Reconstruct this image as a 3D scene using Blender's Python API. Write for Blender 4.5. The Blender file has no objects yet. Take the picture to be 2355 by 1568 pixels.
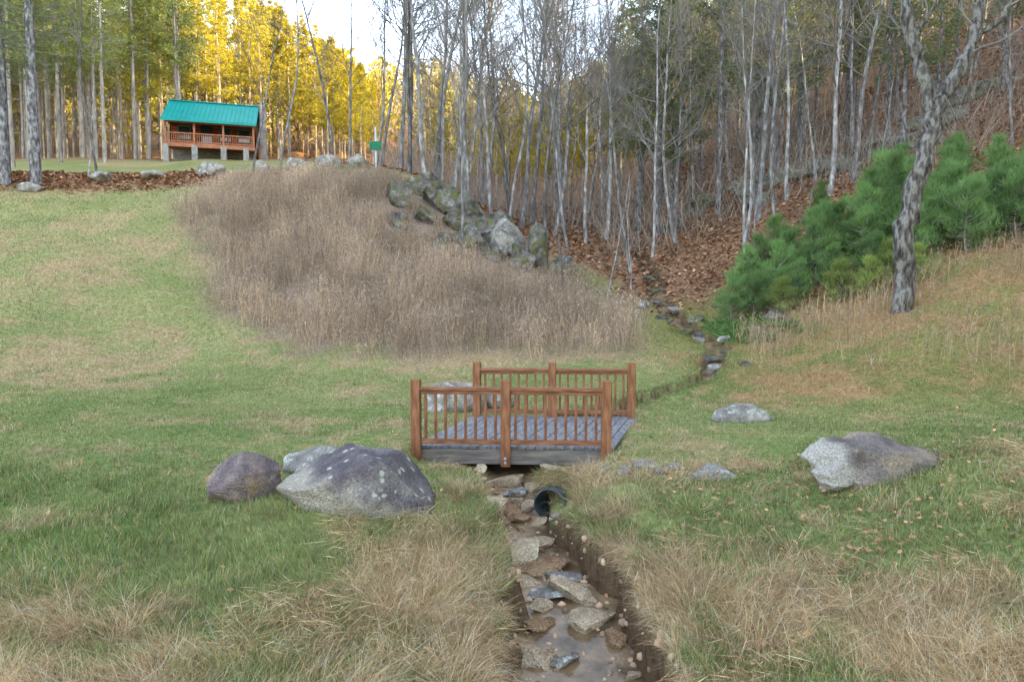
import bpy, bmesh, math, numpy as np
from mathutils import Vector, Matrix, noise as mn
R=np.random.default_rng(7)
S=bpy.context.scene
COL=S.collection
def sst(a,b,x):
    t=np.clip((x-a)/(b-a+1e-9),0,1); return t*t*(3-2*t)
def vn(x,y,s,seed=0.):
    x=np.asarray(x,float)/s+seed*17.3+500; y=np.asarray(y,float)/s+seed*9.7+500
    ix=np.floor(x);iy=np.floor(y);fx=x-ix;fy=y-iy
    fx=fx*fx*(3-2*fx);fy=fy*fy*(3-2*fy)
    h=lambda a,b:(lambda q:q-np.floor(q))(np.sin(a*127.1+b*311.7+seed*3.1)*43758.5453)
    return (h(ix,iy)*(1-fx)+h(ix+1,iy)*fx)*(1-fy)+(h(ix,iy+1)*(1-fx)+h(ix+1,iy+1)*fx)*fy
def fbm(x,y,s,seed=0.):
    return (vn(x,y,s,seed)+.5*vn(x,y,s*.5,seed+1)+.25*vn(x,y,s*.25,seed+2))/1.75
def tab(pts,sig):
    g=np.arange(-320,620,.1); p=np.array(pts,float)
    v=np.interp(g,p[:,0],p[:,1]); k=np.arange(-int(4*sig/.1),int(4*sig/.1)+1)*.1
    w=np.exp(-k*k/2/sig/sig); w/=w.sum(); m=len(k)//2
    v=np.convolve(np.pad(v,m,mode='edge'),w,'valid')
    return lambda y:np.interp(y,g,v)
VAL=tab([(-300,-6),(-40,-2.5),(0,-.7),(4,-.25),(7,-.05),(9,0),(14,0),(17,.2),(20,.55),(25,1.35),(28,2.1),(33,3.6),(42,5.6),(50,7.2),(70,11.5),(100,18),(150,32),(250,56),(400,76),(620,86)],.8)
LA=tab([(-300,-6),(-40,-2.5),(0,-.5),(4,-.2),(7,0),(9,0),(14,0),(18,.45),(22,1.9),(30,5.2),(40,9.2),(48,10.9),(62,14.7),(75,17),(100,22),(150,38),(250,66),(400,80),(620,90)],1.2)
LB=tab([(-300,-6),(-40,-2.5),(0,-.7),(4,-.25),(7,-.05),(9,0),(14,0),(19,.15),(22,.7),(26,2.4),(34,6.7),(40,9.7),(44,10.4),(48,11.2),(62,14.6),(75,17),(100,22),(150,36),(250,60),(400,78),(620,90)],1.0)
XS=tab([(-300,1.),(-5,1.),(3,.62),(4.6,.66),(5.3,.55),(6.3,.5),(7.1,.28),(7.8,.22),(8.6,.02),(9.2,-.02),(10,-.1),(12,.5),(13.5,1.8),(15.4,3.3),(17.5,5.0),(20,6),(21.5,6.5),(25,6.1),(28,6.1),(33,6.7),(42,7.5),(60,8),(100,8),(620,0)],.22)
BED=tab([(-300,-6),(-10,-1.9),(3,-1.16),(5.3,-.93),(6.3,-.79),(7.5,-.67),(10,-.56),(12.5,-.45),(14,-.3),(17.5,-.08),(20,.3),(25,1.1),(28,1.85),(33,3.35),(42,5.4),(50,7.1),(620,90)],.3)
HW=tab([(-300,.58),(0,.58),(5,.58),(6.5,.52),(7.3,.38),(8.2,.38),(9,.48),(10,.85),(12.7,.8),(14,.27),(18,.25),(20,.36),(30,.45),(42,.4),(620,.4)],.25)
NR=lambda d:np.interp(d,[0,2,5.6,8,16,26,60],[0,.12,1.5,2.6,4.2,6,8])
FR=lambda d:np.interp(d,[20,30,42,50,56,66,84,140,700],[0,6,19,27,28,16,8,4,4])  # far right hill; its out-of-view crest is shaped to block the low sun
def CT(x,y):
    return np.abs(x-XS(y))/HW(y)+(vn(x,y,.42,71)-.5)*.75+(vn(x,y,.15,72)-.5)*.3
def Z(x,y,detail=True):
    x=np.asarray(x,float);y=np.asarray(y,float)
    t=1-sst(-18,-10,x); left=LA(y)*t+LB(y)*(1-t)
    xL=np.interp(y,[22,45,62],[-9,-9,-20]);xR=np.interp(y,[22,45,62],[5,5,0])
    F=1-sst(xL,xR,x); val=VAL(y)
    z=val*(1-F)+left*F
    dx=x-XS(y)
    z=z+NR(dx)*sst(12,22,y)*(1+.01*np.clip(y-22,0,60))+FR(dx)*(1+1.35*(1-sst(0,11,y)))*(1-.45*sst(22,45,y))  # ridge raised beside and behind the camera to keep the foreground shaded
    z=z+.4*sst(2.6,6,x)*(1-sst(8.5,12,y))
    if detail:
        am=.04+.26*sst(16,26,y)+.8*sst(60,120,y)
        z=z+am*(fbm(x,y,3.2,1)-.5)*1.6+.08*(vn(x,y,.6,4)-.5)*(1-sst(14,25,y))
    w1=1-sst(.8,1.04,CT(x,y)); w2=(1-sst(.9,3.6,np.abs(dx)/HW(y)))*.2*(1-sst(8.5,10,y))
    w=np.clip(np.maximum(w1,w2+w1*(1-w2)),0,1)*(1-sst(42,55,y))
    z=z*(1-w)+BED(y)*w
    z=z-.3*np.exp(-(((x-.46)/.26)**2+((y-8.08)/.36)**2))
    u=(y-10.05)/2.65; cx=-.03+.8*np.maximum(u,-.1)
    z=z-.25*(1-sst(1.25,1.6,np.abs(x-cx)))*(1-sst(.5,.76,np.abs(u-.38)))
    return z
def z1(x,y): return float(Z(np.array([x]),np.array([y]))[0])
def weed(x,y):
    n=(fbm(x,y,2.0,8)-.5)*4.4+(vn(x,y,.7,9)-.5)*1.6
    xl=np.interp(y,[20,21,22.5,26,34,42],[-4,-6,-8.4,-11.5,-16.2,-16.5]); xr=np.interp(y,[21,25,28,33,38,41],[4.6,4.9,4.4,2.4,-3.2,-6.0])
    return sst(-1.8,2.4,x-xl+n)*sst(-.8,1.4,xr-x+n*.4)*sst(-2.0,2.4,y-20.9+n*.8)*sst(-.3,1.6,40.3-y)
def masks(x,y):
    dx=x-XS(y)
    e=lambda cx,cy,rx,ry:np.exp(-(((x-cx)/rx)**2+((y-cy)/ry)**2))
    n=fbm(x,y,1.1,11)-.5; n2=fbm(x,y,4.5,12)-.5; n3=fbm(x,y,.35,13)-.5
    s=1.1*e(-.5,5.6,.75,1.3)+1.0*e(2.6,4.9,1.5,1.0)+1.0*e(6.2,7.2,1.2,2.0)+.8*e(1.05,6.6,.3,1.2)+.6*e(.9,8.7,.45,.4)
    s+=.55*sst(12,15.5,y)*sst(2.5,4.5,x-.35*(y-12))*(1-sst(26,30,y))
    s+=.75*e(0,20.0,6.5,1.4)+.2*(1-sst(4.6,5.8,y))
    s+=.2*sst(17,20,y)*(1-sst(0,4,x))+ .4*e(-10.5,20,3,5)
    s+=.45*e(-1.0,16.2,2.5,1.2)+.75*e(-3.9,12.4,1.9,.16)
    s+=1.6*n+1.6*n2+1.8*n3-.03
    s=np.clip(s,0,1)
    l=np.maximum(sst(.8,3.5,dx)*sst(21,27,y),sst(41,45,y)*sst(-13,-9,x))
    l=np.maximum(l,sst(57,66,y)); l=np.maximum(l,.95*sst(36.4,38.6,y+n2*3)*(1-sst(43.5,45.5,y))*(1-sst(-16,-11,x)))
    l=np.maximum(l,.9*sst(-.6,.4,1.8-np.abs(dx))*sst(25,29,y))
    l=np.maximum(l,sst(25,30,y)*sst(.5,2.,x-np.interp(y,[28,33,38,41],[4.4,2.4,-3.2,-6.0])))
    return np.clip(s,0,1),l
GREEN=np.array([.19,.24,.08]);GRN2=np.array([.31,.31,.13]);STRAW=np.array([.52,.39,.22]);LEAF=np.array([.28,.16,.095]);WEED=np.array([.27,.2,.15]);MUD=np.array([.13,.085,.052])
RUST=np.array([.9,.78,.68])
def rustm(x,y): return (sst(11.5,15,y)*sst(3,6,x)*(1-sst(28,32,y)))[:,None]
def gcol(x,y):
    s,l=masks(x,y); w=weed(x,y); g=GREEN+(GRN2-GREEN)*np.clip(fbm(x,y,2.3,21)[:,None]*1.5-.3+.25*sst(16,22,y)[:,None],0,1)
    c=g*(1-s[:,None])+STRAW*.8*s[:,None]
    rm=rustm(x,y);c=c*(1-rm)+c*RUST*rm
    c=c*(1-l[:,None])+LEAF*(.5+1.*fbm(x,y,1.3,77))[:,None]*l[:,None]
    c=c*(1-w[:,None])+WEED*(.5+fbm(x,y,.8,78))[:,None]*w[:,None]
    t=CT(x,y); m=((1-sst(.95,1.2,t))*(1-sst(40,46,y)))[:,None]
    return c*(1-m)+MUD*m
# ---------- materials
def newmat(name,rough=.8,spec=.2):
    m=bpy.data.materials.new(name);m.use_nodes=True
    b=m.node_tree.nodes['Principled BSDF'];b.inputs['Roughness'].default_value=rough
    b.inputs['Specular IOR Level'].default_value=spec
    return m,m.node_tree,b
def ramp(nt,stops):
    r=nt.nodes.new('ShaderNodeValToRGB');el=r.color_ramp.elements
    while len(el)<len(stops): el.new(.5)
    for e,(p,c) in zip(el,stops): e.position=p;e.color=(*c,1)
    return r
def nz(nt,scale,detail=5,vec=None,rough=.55,dist=0):
    n=nt.nodes.new('ShaderNodeTexNoise');n.inputs['Scale'].default_value=scale;n.inputs['Detail'].default_value=detail
    n.inputs['Roughness'].default_value=rough;n.inputs['Distortion'].default_value=dist
    if vec is not None: nt.links.new(vec,n.inputs['Vector'])
    return n
def coord(nt,which='Object',scale=None):
    t=nt.nodes.new('ShaderNodeTexCoord');o=t.outputs[which]
    if scale:
        mp=nt.nodes.new('ShaderNodeMapping');mp.inputs['Scale'].default_value=scale;nt.links.new(o,mp.inputs[0]);o=mp.outputs[0]
    return o
def bump(nt,b,fac,strength=.4,dist=.02):
    u=nt.nodes.new('ShaderNodeBump');u.inputs['Strength'].default_value=strength;u.inputs['Distance'].default_value=dist
    nt.links.new(fac,u.inputs['Height']);nt.links.new(u.outputs[0],b.inputs['Normal'])
def mix(nt,a,b_,fac,mode='MIX'):
    m=nt.nodes.new('ShaderNodeMix');m.data_type='RGBA';m.blend_type=mode
    for i,v in ((6,a),(7,b_)):
        if isinstance(v,tuple): m.inputs[i].default_value=(*v,1)
        else: nt.links.new(v,m.inputs[i])
    if isinstance(fac,float): m.inputs[0].default_value=fac
    else: nt.links.new(fac,m.inputs[0])
    return m.outputs[2]
def noisemat(name,stops,scale,rough=.8,bs=.4,bd=.02,mscale=None,spec=.2,rand=0.,transl=0.):
    m,nt,b=newmat(name,rough,spec);v=coord(nt,'Object',mscale);n=nz(nt,scale,6,v);r=ramp(nt,stops)
    nt.links.new(n.outputs[0],r.inputs[0]);c=r.outputs[0]
    if rand:
        oi=nt.nodes.new('ShaderNodeObjectInfo');mr=nt.nodes.new('ShaderNodeMapRange');mr.inputs[3].default_value=1-rand;mr.inputs[4].default_value=1+rand
        nt.links.new(oi.outputs['Random'],mr.inputs[0]);c=mix(nt,c,mr.outputs[0],1.0,'MULTIPLY')
    nt.links.new(c,b.inputs['Base Color'])
    if bs: bump(nt,b,n.outputs[0],bs,bd)
    if transl:
        t=nt.nodes.new('ShaderNodeBsdfTranslucent');nt.links.new(c,t.inputs[0]);ms=nt.nodes.new('ShaderNodeMixShader');ms.inputs[0].default_value=transl
        nt.links.new(b.outputs[0],ms.inputs[1]);nt.links.new(t.outputs[0],ms.inputs[2]);nt.links.new(ms.outputs[0],nt.nodes['Material Output'].inputs[0])
    return m
def colmat(name,rough=.8,spec=.15,transl=0.,nscale=0,b_s=0,bd=.02):
    m,nt,b=newmat(name,rough,spec);a=nt.nodes.new('ShaderNodeAttribute');a.attribute_name='Col';c=a.outputs[0]
    if nscale:
        v=coord(nt,'Object');n=nz(nt,nscale,8,v,.7);r=ramp(nt,[(.3,(.45,.45,.45)),(.7,(1.35,1.35,1.3))]);nt.links.new(n.outputs[0],r.inputs[0])
        c=mix(nt,c,r.outputs[0],1.0,'MULTIPLY')
        bump(nt,b,n.outputs[0],b_s,bd)
    nt.links.new(c,b.inputs['Base Color'])
    if transl:
        t=nt.nodes.new('ShaderNodeBsdfTranslucent');nt.links.new(c,t.inputs[0]);ms=nt.nodes.new('ShaderNodeMixShader');ms.inputs[0].default_value=transl
        nt.links.new(b.outputs[0],ms.inputs[1]);nt.links.new(t.outputs[0],ms.inputs[2]);nt.links.new(ms.outputs[0],nt.nodes['Material Output'].inputs[0])
    return m
M_ground=colmat('ground_soil',.95,.05,0,9,.7,.06)
M_blade=colmat('grass_blades',.7,.12,.25)
M_weed=colmat('dry_stems',.85,.1,0)
M_far=colmat('far_foliage',.9,.05,.2)
M_bark=noisemat('bare_bark',[(.33,(.11,.1,.095)),(.5,(.23,.22,.215)),(.66,(.44,.44,.435))],5,.9,.6,.03,(1,1,.35),rand=.5)
M_twig=noisemat('twig_bark',[(.3,(.14,.125,.115)),(.7,(.28,.26,.24))],2,.9,0,rand=.4)
M_oak=noisemat('oak_bark',[(.35,(.035,.03,.027)),(.48,(.115,.1,.09)),(.6,(.25,.24,.225)),(.7,(.13,.13,.05))],8,.9,1.,.08,(1,1,.35))
M_obark=noisemat('old_pine_bark',[(.35,(.06,.055,.055)),(.5,(.17,.165,.17)),(.68,(.4,.4,.41))],7,.9,1.,.06,(1,1,.4))
M_pbark=noisemat('pine_bark',[(.3,(.15,.13,.115)),(.55,(.34,.3,.26)),(.75,(.5,.45,.4))],4,.9,.8,.05,(1,1,.3),rand=.2)
M_pine_lit=noisemat('sunlit_pine_needles',[(.3,(.3,.27,.03)),(.6,(.5,.41,.04)),(.8,(.62,.48,.05))],.35,.7,0,rand=.25,transl=.35)  # gold of the low sun is put into the needle colour
M_pine_shade=noisemat('shaded_olive_needles',[(.3,(.18,.21,.055)),(.6,(.28,.3,.085)),(.8,(.38,.37,.11))],.35,.7,0,rand=.3,transl=.3)  # same needles coloured duller for the shaded left of the stand
M_pined=noisemat('dark_pine_needles',[(.3,(.13,.17,.075)),(.7,(.27,.31,.125))],.5,.7,0,rand=.35,transl=.3)
M_young=noisemat('young_pine_needles',[(.3,(.12,.21,.075)),(.55,(.2,.33,.11)),(.75,(.34,.45,.16))],1.3,.6,0,rand=.25,transl=.35)
M_youngy=noisemat('yellow_green_needles',[(.3,(.2,.26,.07)),(.55,(.31,.38,.11)),(.75,(.43,.47,.15))],1.3,.6,0,rand=.2,transl=.3)
def rockmat(name,stops,lich,lthr,spots=None,scale=2.2,rough=.85,axis=None,pale=None,rng_=(0,1),spec=.15):
    m,nt,b=newmat(name,rough,spec);v=coord(nt,'Object');n=nz(nt,scale,9,v,.65,.3);r=ramp(nt,stops);nt.links.new(n.outputs[0],r.inputs[0]);c=r.outputs[0]
    if axis is not None:
        sp=nt.nodes.new('ShaderNodeVectorMath');sp.operation='DOT_PRODUCT';nt.links.new(v,sp.inputs[0]);sp.inputs[1].default_value=axis
        nn=nz(nt,3.5,6,v);ma=nt.nodes.new('ShaderNodeMath');ma.operation='MULTIPLY_ADD';nt.links.new(nn.outputs[0],ma.inputs[0]);ma.inputs[1].default_value=.5;nt.links.new(sp.outputs['Value'],ma.inputs[2])
        mr=nt.nodes.new('ShaderNodeMapRange');mr.inputs[1].default_value=rng_[0];mr.inputs[2].default_value=rng_[1];nt.links.new(ma.outputs[0],mr.inputs[0])
        c2=mix(nt,pale,r.outputs[0],.35);c=mix(nt,c,c2,mr.outputs[0])
    n2=nz(nt,scale*2.3,8,v,.7);r2=ramp(nt,[(lthr,(0,0,0)),(lthr+.07,(1,1,1))]);nt.links.new(n2.outputs[0],r2.inputs[0]);c=mix(nt,c,lich,r2.outputs[0])
    n3=nz(nt,45,4,v);r3=ramp(nt,[(.3,(.55,.55,.55)),(.7,(1.35,1.35,1.35))]);nt.links.new(n3.outputs[0],r3.inputs[0]);c=mix(nt,c,r3.outputs[0],1.,'MULTIPLY')
    if spots:
        vo=nt.nodes.new('ShaderNodeTexVoronoi');vo.inputs['Scale'].default_value=8;vo.inputs['Randomness'].default_value=1
        v2=nz(nt,9,3,v);av=mix(nt,v,v2.outputs[1],.06);nt.links.new(av,vo.inputs['Vector'])
        rs=ramp(nt,[(.2,(1,1,1)),(.3,(0,0,0))]);nt.links.new(vo.outputs['Distance'],rs.inputs[0])
        g=nz(nt,4,2,v);rg=ramp(nt,[(.46,(0,0,0)),(.52,(1,1,1))]);nt.links.new(g.outputs[0],rg.inputs[0])
        f=mix(nt,rs.outputs[0],rg.outputs[0],1.,'MULTIPLY');c=mix(nt,c,spots,f)
    nt.links.new(c,b.inputs['Base Color'])
    ad=nt.nodes.new('ShaderNodeMath');ad.operation='ADD';nt.links.new(n.outputs[0],ad.inputs[0]);nt.links.new(n3.outputs[0],ad.inputs[1]);bump(nt,b,ad.outputs[0],1.,.045)
    return m
M_rpur=rockmat('lichened_purple_stone',[(.32,(.08,.07,.08)),(.48,(.15,.13,.14)),(.6,(.24,.215,.21)),(.72,(.4,.36,.29))],(.42,.4,.36),.64,(.52,.54,.48),axis=(-.35,-.3,-.9),pale=(.58,.52,.41),rng_=(.22,.4))
M_rdk=rockmat('rust_purple_stone',[(.33,(.12,.09,.095)),(.5,(.24,.19,.185)),(.66,(.42,.3,.19))],(.42,.4,.36),.62)
M_rsplit=rockmat('split_tone_stone',[(.33,(.12,.1,.095)),(.5,(.24,.205,.185)),(.66,(.4,.32,.23))],(.42,.4,.36),.63,axis=(-1,-.1,-.25),pale=(.58,.55,.49),rng_=(.52,.66))
M_rlt=rockmat('pale_lichen_stone',[(.33,(.15,.14,.125)),(.5,(.33,.31,.28)),(.68,(.5,.45,.36))],(.62,.62,.58),.54)
M_rtan=rockmat('tan_creek_stone',[(.33,(.27,.19,.115)),(.5,(.56,.44,.3)),(.68,(.74,.63,.46))],(.62,.57,.47),.62,rough=.85,spec=.08)
M_rrust=rockmat('rust_creek_stone',[(.33,(.2,.11,.06)),(.5,(.4,.26,.15)),(.68,(.56,.42,.28))],(.5,.44,.36),.62,rough=.85,spec=.08)
M_rout=rockmat('mossy_ledge_stone',[(.36,(.045,.042,.038)),(.5,(.17,.16,.145)),(.66,(.4,.39,.37))],(.17,.16,.055),.5,scale=1.4)
M_wood=noisemat('stained_cedar',[(.25,(.11,.04,.018)),(.5,(.25,.1,.044)),(.75,(.38,.18,.09))],6,.6,.25,.006,(3,3,.6),.35)
M_rail=noisemat('stained_rail',[(.25,(.12,.047,.022)),(.5,(.25,.102,.048)),(.75,(.38,.19,.095))],6,.6,.25,.006,(.6,3,3),.35)
M_deck=noisemat('weathered_deck',[(.25,(.1,.1,.11)),(.5,(.2,.2,.21)),(.75,(.31,.3,.3))],5,.75,.3,.006,(4,.7,4),.3)
M_beam=noisemat('weathered_beam',[(.25,(.1,.083,.077)),(.5,(.2,.175,.155)),(.75,(.31,.265,.22))],5,.8,.3,.006,(.5,4,4),.3)
M_log=noisemat('red_brown_log',[(.3,(.17,.04,.02)),(.7,(.32,.09,.045))],3,.6,.2,.01)
M_logt=noisemat('porch_timber',[(.3,(.3,.11,.06)),(.7,(.45,.2,.11))],4,.6,.1,.01)
M_roof=noisemat('teal_metal_roof',[(.3,(.0,.24,.22)),(.7,(.01,.31,.28))],.6,.5,0,spec=.3)
M_glass,nt_,b_=newmat('dark_window_glass',.08,.6);b_.inputs['Base Color'].default_value=(.03,.035,.04,1)
M_white=noisemat('white_paint',[(.3,(.45,.48,.52)),(.7,(.62,.65,.68))],5,.6,0)
M_stone=rockmat('pillar_stone',[(.3,(.2,.19,.175)),(.5,(.36,.35,.325)),(.7,(.5,.48,.45))],(.27,.25,.23),.6,scale=3)
M_green=noisemat('green_sign_paint',[(.3,(.01,.13,.07)),(.7,(.015,.18,.1))],4,.5,0)
M_pipe=noisemat('black_plastic_pipe',[(.3,(.015,.025,.028)),(.7,(.04,.06,.068))],8,.4,.1,.005,spec=.5)
M_steel=noisemat('galvanised_steel',[(.3,(.35,.35,.36)),(.7,(.6,.6,.6))],20,.4,0,spec=.5)
M_moss=colmat('leaf_colours',.8,.15,0)
M_water,nt,b=newmat('creek_water',.04,.5)
v=coord(nt,'Object');n=nz(nt,3.2,6,v);r=ramp(nt,[(.35,(.09,.058,.03)),(.65,(.32,.22,.125))]);nt.links.new(n.outputs[0],r.inputs[0]);nt.links.new(r.outputs[0],b.inputs['Base Color'])
n=nz(nt,12,3,v);bump(nt,b,n.outputs[0],.4,.02)
# ---------- mesh helpers
def link(name,me,parent=None,loc=None):
    o=bpy.data.objects.new(name,me);COL.objects.link(o)
    if loc is not None:o.location=loc
    if parent:o.parent=parent
    return o
def fast(name,V,F,mats,col=None,smooth=False,mi=None):
    me=bpy.data.meshes.new(name);V=np.asarray(V,np.float32);F=np.asarray(F,np.int32);k=F.shape[1]
    me.vertices.add(len(V));me.vertices.foreach_set('co',V.ravel());me.loops.add(F.size);me.loops.foreach_set('vertex_index',F.ravel())
    me.polygons.add(len(F));me.polygons.foreach_set('loop_start',np.arange(len(F),dtype=np.int32)*k)
    if smooth: me.polygons.foreach_set('use_smooth',np.ones(len(F),bool))
    for m in mats: me.materials.append(m)
    if mi is not None: me.polygons.foreach_set('material_index',np.asarray(mi,np.int32))
    me.update(calc_edges=True)
    if col is not None:
        a=me.color_attributes.new('Col','FLOAT_COLOR','POINT');c=np.ones((len(V),4),np.float32);c[:,:3]=col;a.data.foreach_set('color',c.ravel())
    return me
def strokes(P,D,W,rng=R):
    N=len(P);r=rng.normal(size=(N,3));s=np.cross(D,r);s/=np.linalg.norm(s,axis=1,keepdims=True)+1e-9;s*=np.asarray(W).reshape(-1,1)*.5
    m=P+D*.4
    V=np.stack([P,m+s,P+D,m-s],1).reshape(-1,3);F=np.arange(4*N).reshape(N,4);return V,F
class MB:
    def __init__(s): s.v=[];s.f=[];s.m=[];s.n=0
    def add(s,V,F,mi=0):
        s.v.append(V);s.f.append(np.asarray(F)+s.n);s.m.append(np.full(len(F),mi));s.n+=len(V)
    def mesh(s,name,mats,smooth=True):
        return fast(name,np.concatenate(s.v),np.concatenate(s.f),mats,smooth=smooth,mi=np.concatenate(s.m))
def tube(mb,pts,rad,n=4,mi=0):
    pts=np.asarray(pts,float);rad=np.asarray(rad,float);t=np.gradient(pts,axis=0);t/=np.linalg.norm(t,axis=1,keepdims=True)+1e-9
    up=np.array([1.,0,0]) if abs(t[0][0])<.8 else np.array([0,1.,0])
    a=np.cross(t,up);a/=np.linalg.norm(a,axis=1,keepdims=True);b=np.cross(t,a)
    an=np.arange(n)*2*math.pi/n
    V=pts[:,None]+rad[:,None,None]*(a[:,None]*np.cos(an)[None,:,None]+b[:,None]*np.sin(an)[None,:,None])
    V=V.reshape(-1,3);k=len(pts);i=np.arange(k-1)[:,None]*n;j=np.arange(n)[None];j2=(j+1)%n
    F=np.stack([i+j,i+j2,i+n+j2,i+n+j],-1).reshape(-1,4);mb.add(V,F,mi)
def unit(v): return v/(np.linalg.norm(v)+1e-9)
def grow(rng,mb,p,d,L,r,lev,mx,up=.12,wob=.16,kids=(5,4,3),mi=0):
    n=4 if lev<2 else 3;pts=[p];dd=d.copy()
    for i in range(n):
        dd=unit(dd+rng.normal(size=3)*wob+np.array([0,0,up]));pts.append(pts[-1]+dd*L/n)
    tube(mb,pts,np.linspace(r,max(r*.3,.005),n+1),5 if lev==0 else (4 if lev==1 else 3),mi)
    if lev<mx:
        for k in range(kids[lev]):
            t=rng.uniform(.25,1.)*n;i=min(int(t),n-1);q=pts[i]+(pts[i+1]-pts[i])*(t-i);base=unit(pts[i+1]-pts[i])
            side=unit(np.cross(base,rng.normal(size=3)));a=rng.uniform(.45,.85)
            grow(rng,mb,q,unit(base*math.cos(a)+side*math.sin(a)),L*rng.uniform(.45,.7),r*.5,lev+1,mx,up,wob,kids,mi)
def bare(seed,H,r,nb=14,lo=.25,lean=.3,mx=2):
    rng=np.random.default_rng(seed);T=MB();C=MB();n=11;pts=[np.zeros(3)-np.array([0,0,.4])];d=unit(np.array([rng.normal()*lean*.25,rng.normal()*lean*.25,1]))
    for i in range(n):
        d=unit(d+rng.normal(size=3)*np.array([.06,.06,0])*(.4+lean)+np.array([0,0,.08]));pts.append(pts[-1]+d*(H+.4)/n)
    rad=r*np.linspace(1,.12,n+1)**.85;rad[0]*=1.3
    tube(T,pts,rad,7)
    for k in range(nb):
        t=rng.uniform(lo,.98)*n;i=min(int(t),n-1);q=pts[i]+(pts[i+1]-pts[i])*(t-i);az=rng.uniform(0,6.28);el=rng.uniform(.3,1.15)
        dd=np.array([math.cos(az)*math.cos(el),math.sin(az)*math.cos(el),math.sin(el)])
        L=H*rng.uniform(.14,.3)*(1.25-.75*t/n)
        grow(rng,C,q,dd,L,rad[i]*.42,0,mx)
    return T.mesh('bare_trunk',[M_bark]),C.mesh('bare_crown',[M_twig])
def pine(seed,H,r,lo,Lmax,wm,nm,dead=True,csz=.42,per=8,clump=5,wf=(.2,.42),upb=.35,nb=(3,6),st=1.,pw=.75):
    rng=np.random.default_rng(seed);T=MB();C=MB();n=8
    pts=np.array([[rng.normal()*.05*i*.3,rng.normal()*.05*i*.3,-.4+(H+.4)*i/n] for i in range(n+1)])
    tube(T,pts,r*np.linspace(1,.08,n+1),7);PP=[];DD=[];WW=[]
    def at(z): return np.array([np.interp(z,pts[:,2],pts[:,0]),np.interp(z,pts[:,2],pts[:,1]),z])
    z=lo*H
    while z<H*.985:
        t=(z/H-lo)/(1-lo);L=Lmax*(1-t)**pw*(.55+.45*min(1,t*4+.3))*rng.uniform(.7,1.15)
        for k in range(rng.integers(*nb)):
            az=rng.uniform(0,6.28);l=L*rng.uniform(.55,1.1);el=rng.uniform(-.05,.35)+t*.35
            d=np.array([math.cos(az)*math.cos(el),math.sin(az)*math.cos(el),math.sin(el)])
            p0=at(z+rng.uniform(-.2,.2));p1=p0+d*l+np.array([0,0,.12*l]);tube(C,[p0,(p0+p1)/2-np.array([0,0,.05*l]),p1],[.03,.02,.008],3,0)
            for c in range(clump):
                s=rng.uniform(.3,1.05);q=p0+(p1-p0)*s+rng.normal(size=3)*.14*l*np.array([1,1,.5])
                dv=rng.normal(size=(per,3))*np.array([1,1,.6])+d*.7+np.array([0,0,upb]);dv/=np.linalg.norm(dv,axis=1,keepdims=True)
                PP.append(np.repeat(q[None],per,0)+rng.normal(size=(per,3))*csz*.3);DD.append(dv*csz*rng.uniform(.6,1.3,(per,1)));WW.append(rng.uniform(*wf,per)*csz)
        z+=rng.uniform(.45,.85)*max(.6,H/22)*st
    if dead:
        for k in range(30):
            z=rng.uniform(.1,lo+.12)*H;az=rng.uniform(0,6.28);l=rng.uniform(.4,2.0)
            p0=at(z);tube(C,[p0,p0+np.array([math.cos(az),math.sin(az),rng.uniform(-.15,.2)])*l],[.022,.006],3,0)
    V,F=strokes(np.concatenate(PP),np.concatenate(DD),np.concatenate(WW),rng);C.add(V,F,1)
    return T.mesh('pine_trunk',[wm]),C.mesh('pine_crown',[M_twig,nm],smooth=False)
def place(kind,tm,cm,x,y,sc,rot,label,cat,group,tilt=(0,0),z=None):
    e=bpy.data.objects.new(kind,None);COL.objects.link(e);e.empty_display_size=.3
    e.location=(x,y,(z1(x,y) if z is None else z));e.rotation_euler=(tilt[0],tilt[1],rot);e.scale=(sc,sc,sc)
    for nme,me in (('trunk',tm),('crown',cm)):
        o=bpy.data.objects.new(nme,me);COL.objects.link(o);o.parent=e
    e['label']=label;e['category']=cat
    if group:e['group']=group
    return e
# ---------- ground
def spaced(a,b,st,lo,hi,g):
    mid=list(np.arange(a,b,st));u=[b];s=st
    while u[-1]<hi: s*=g;u.append(u[-1]+s)
    d=[a-st];s=st
    while d[-1]>lo: s*=g;d.append(d[-1]-s)
    return np.array(d[::-1]+mid+u)
gx=spaced(-1.4,2.2,.025,-520,520,1.03);gy=spaced(3.4,10.5,.035,-300,600,1.025)
X,Y=np.meshgrid(gx,gy);xf=X.ravel();yf=Y.ravel();V=np.stack([xf,yf,Z(xf,yf)],1)
nx=len(gx);ny=len(gy);i=np.arange(ny-1)[:,None]*nx;j=np.arange(nx-1)[None]
F=np.stack([i+j,i+j+1,i+nx+j+1,i+nx+j],-1).reshape(-1,4)
o=link('ground',fast('ground',V,F,[M_ground],gcol(xf,yf),True));o['kind']='structure'
ys=np.arange(1.,31,.12);xs=XS(ys);hw=HW(ys)*1.35;zz=BED(ys)+np.where(ys<11,.12,.06)
k=7;V=[];
for a in np.linspace(-1,1,k): V.append(np.stack([xs+a*hw,ys,zz],1))
V=np.stack(V,1).reshape(-1,3);i=np.arange(len(ys)-1)[:,None]*k;j=np.arange(k-1)[None]
F=np.stack([i+j,i+j+1,i+k+j+1,i+k+j],-1).reshape(-1,4)
o=link('water',fast('water',V,F,[M_water],smooth=True));o['kind']='structure'
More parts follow.
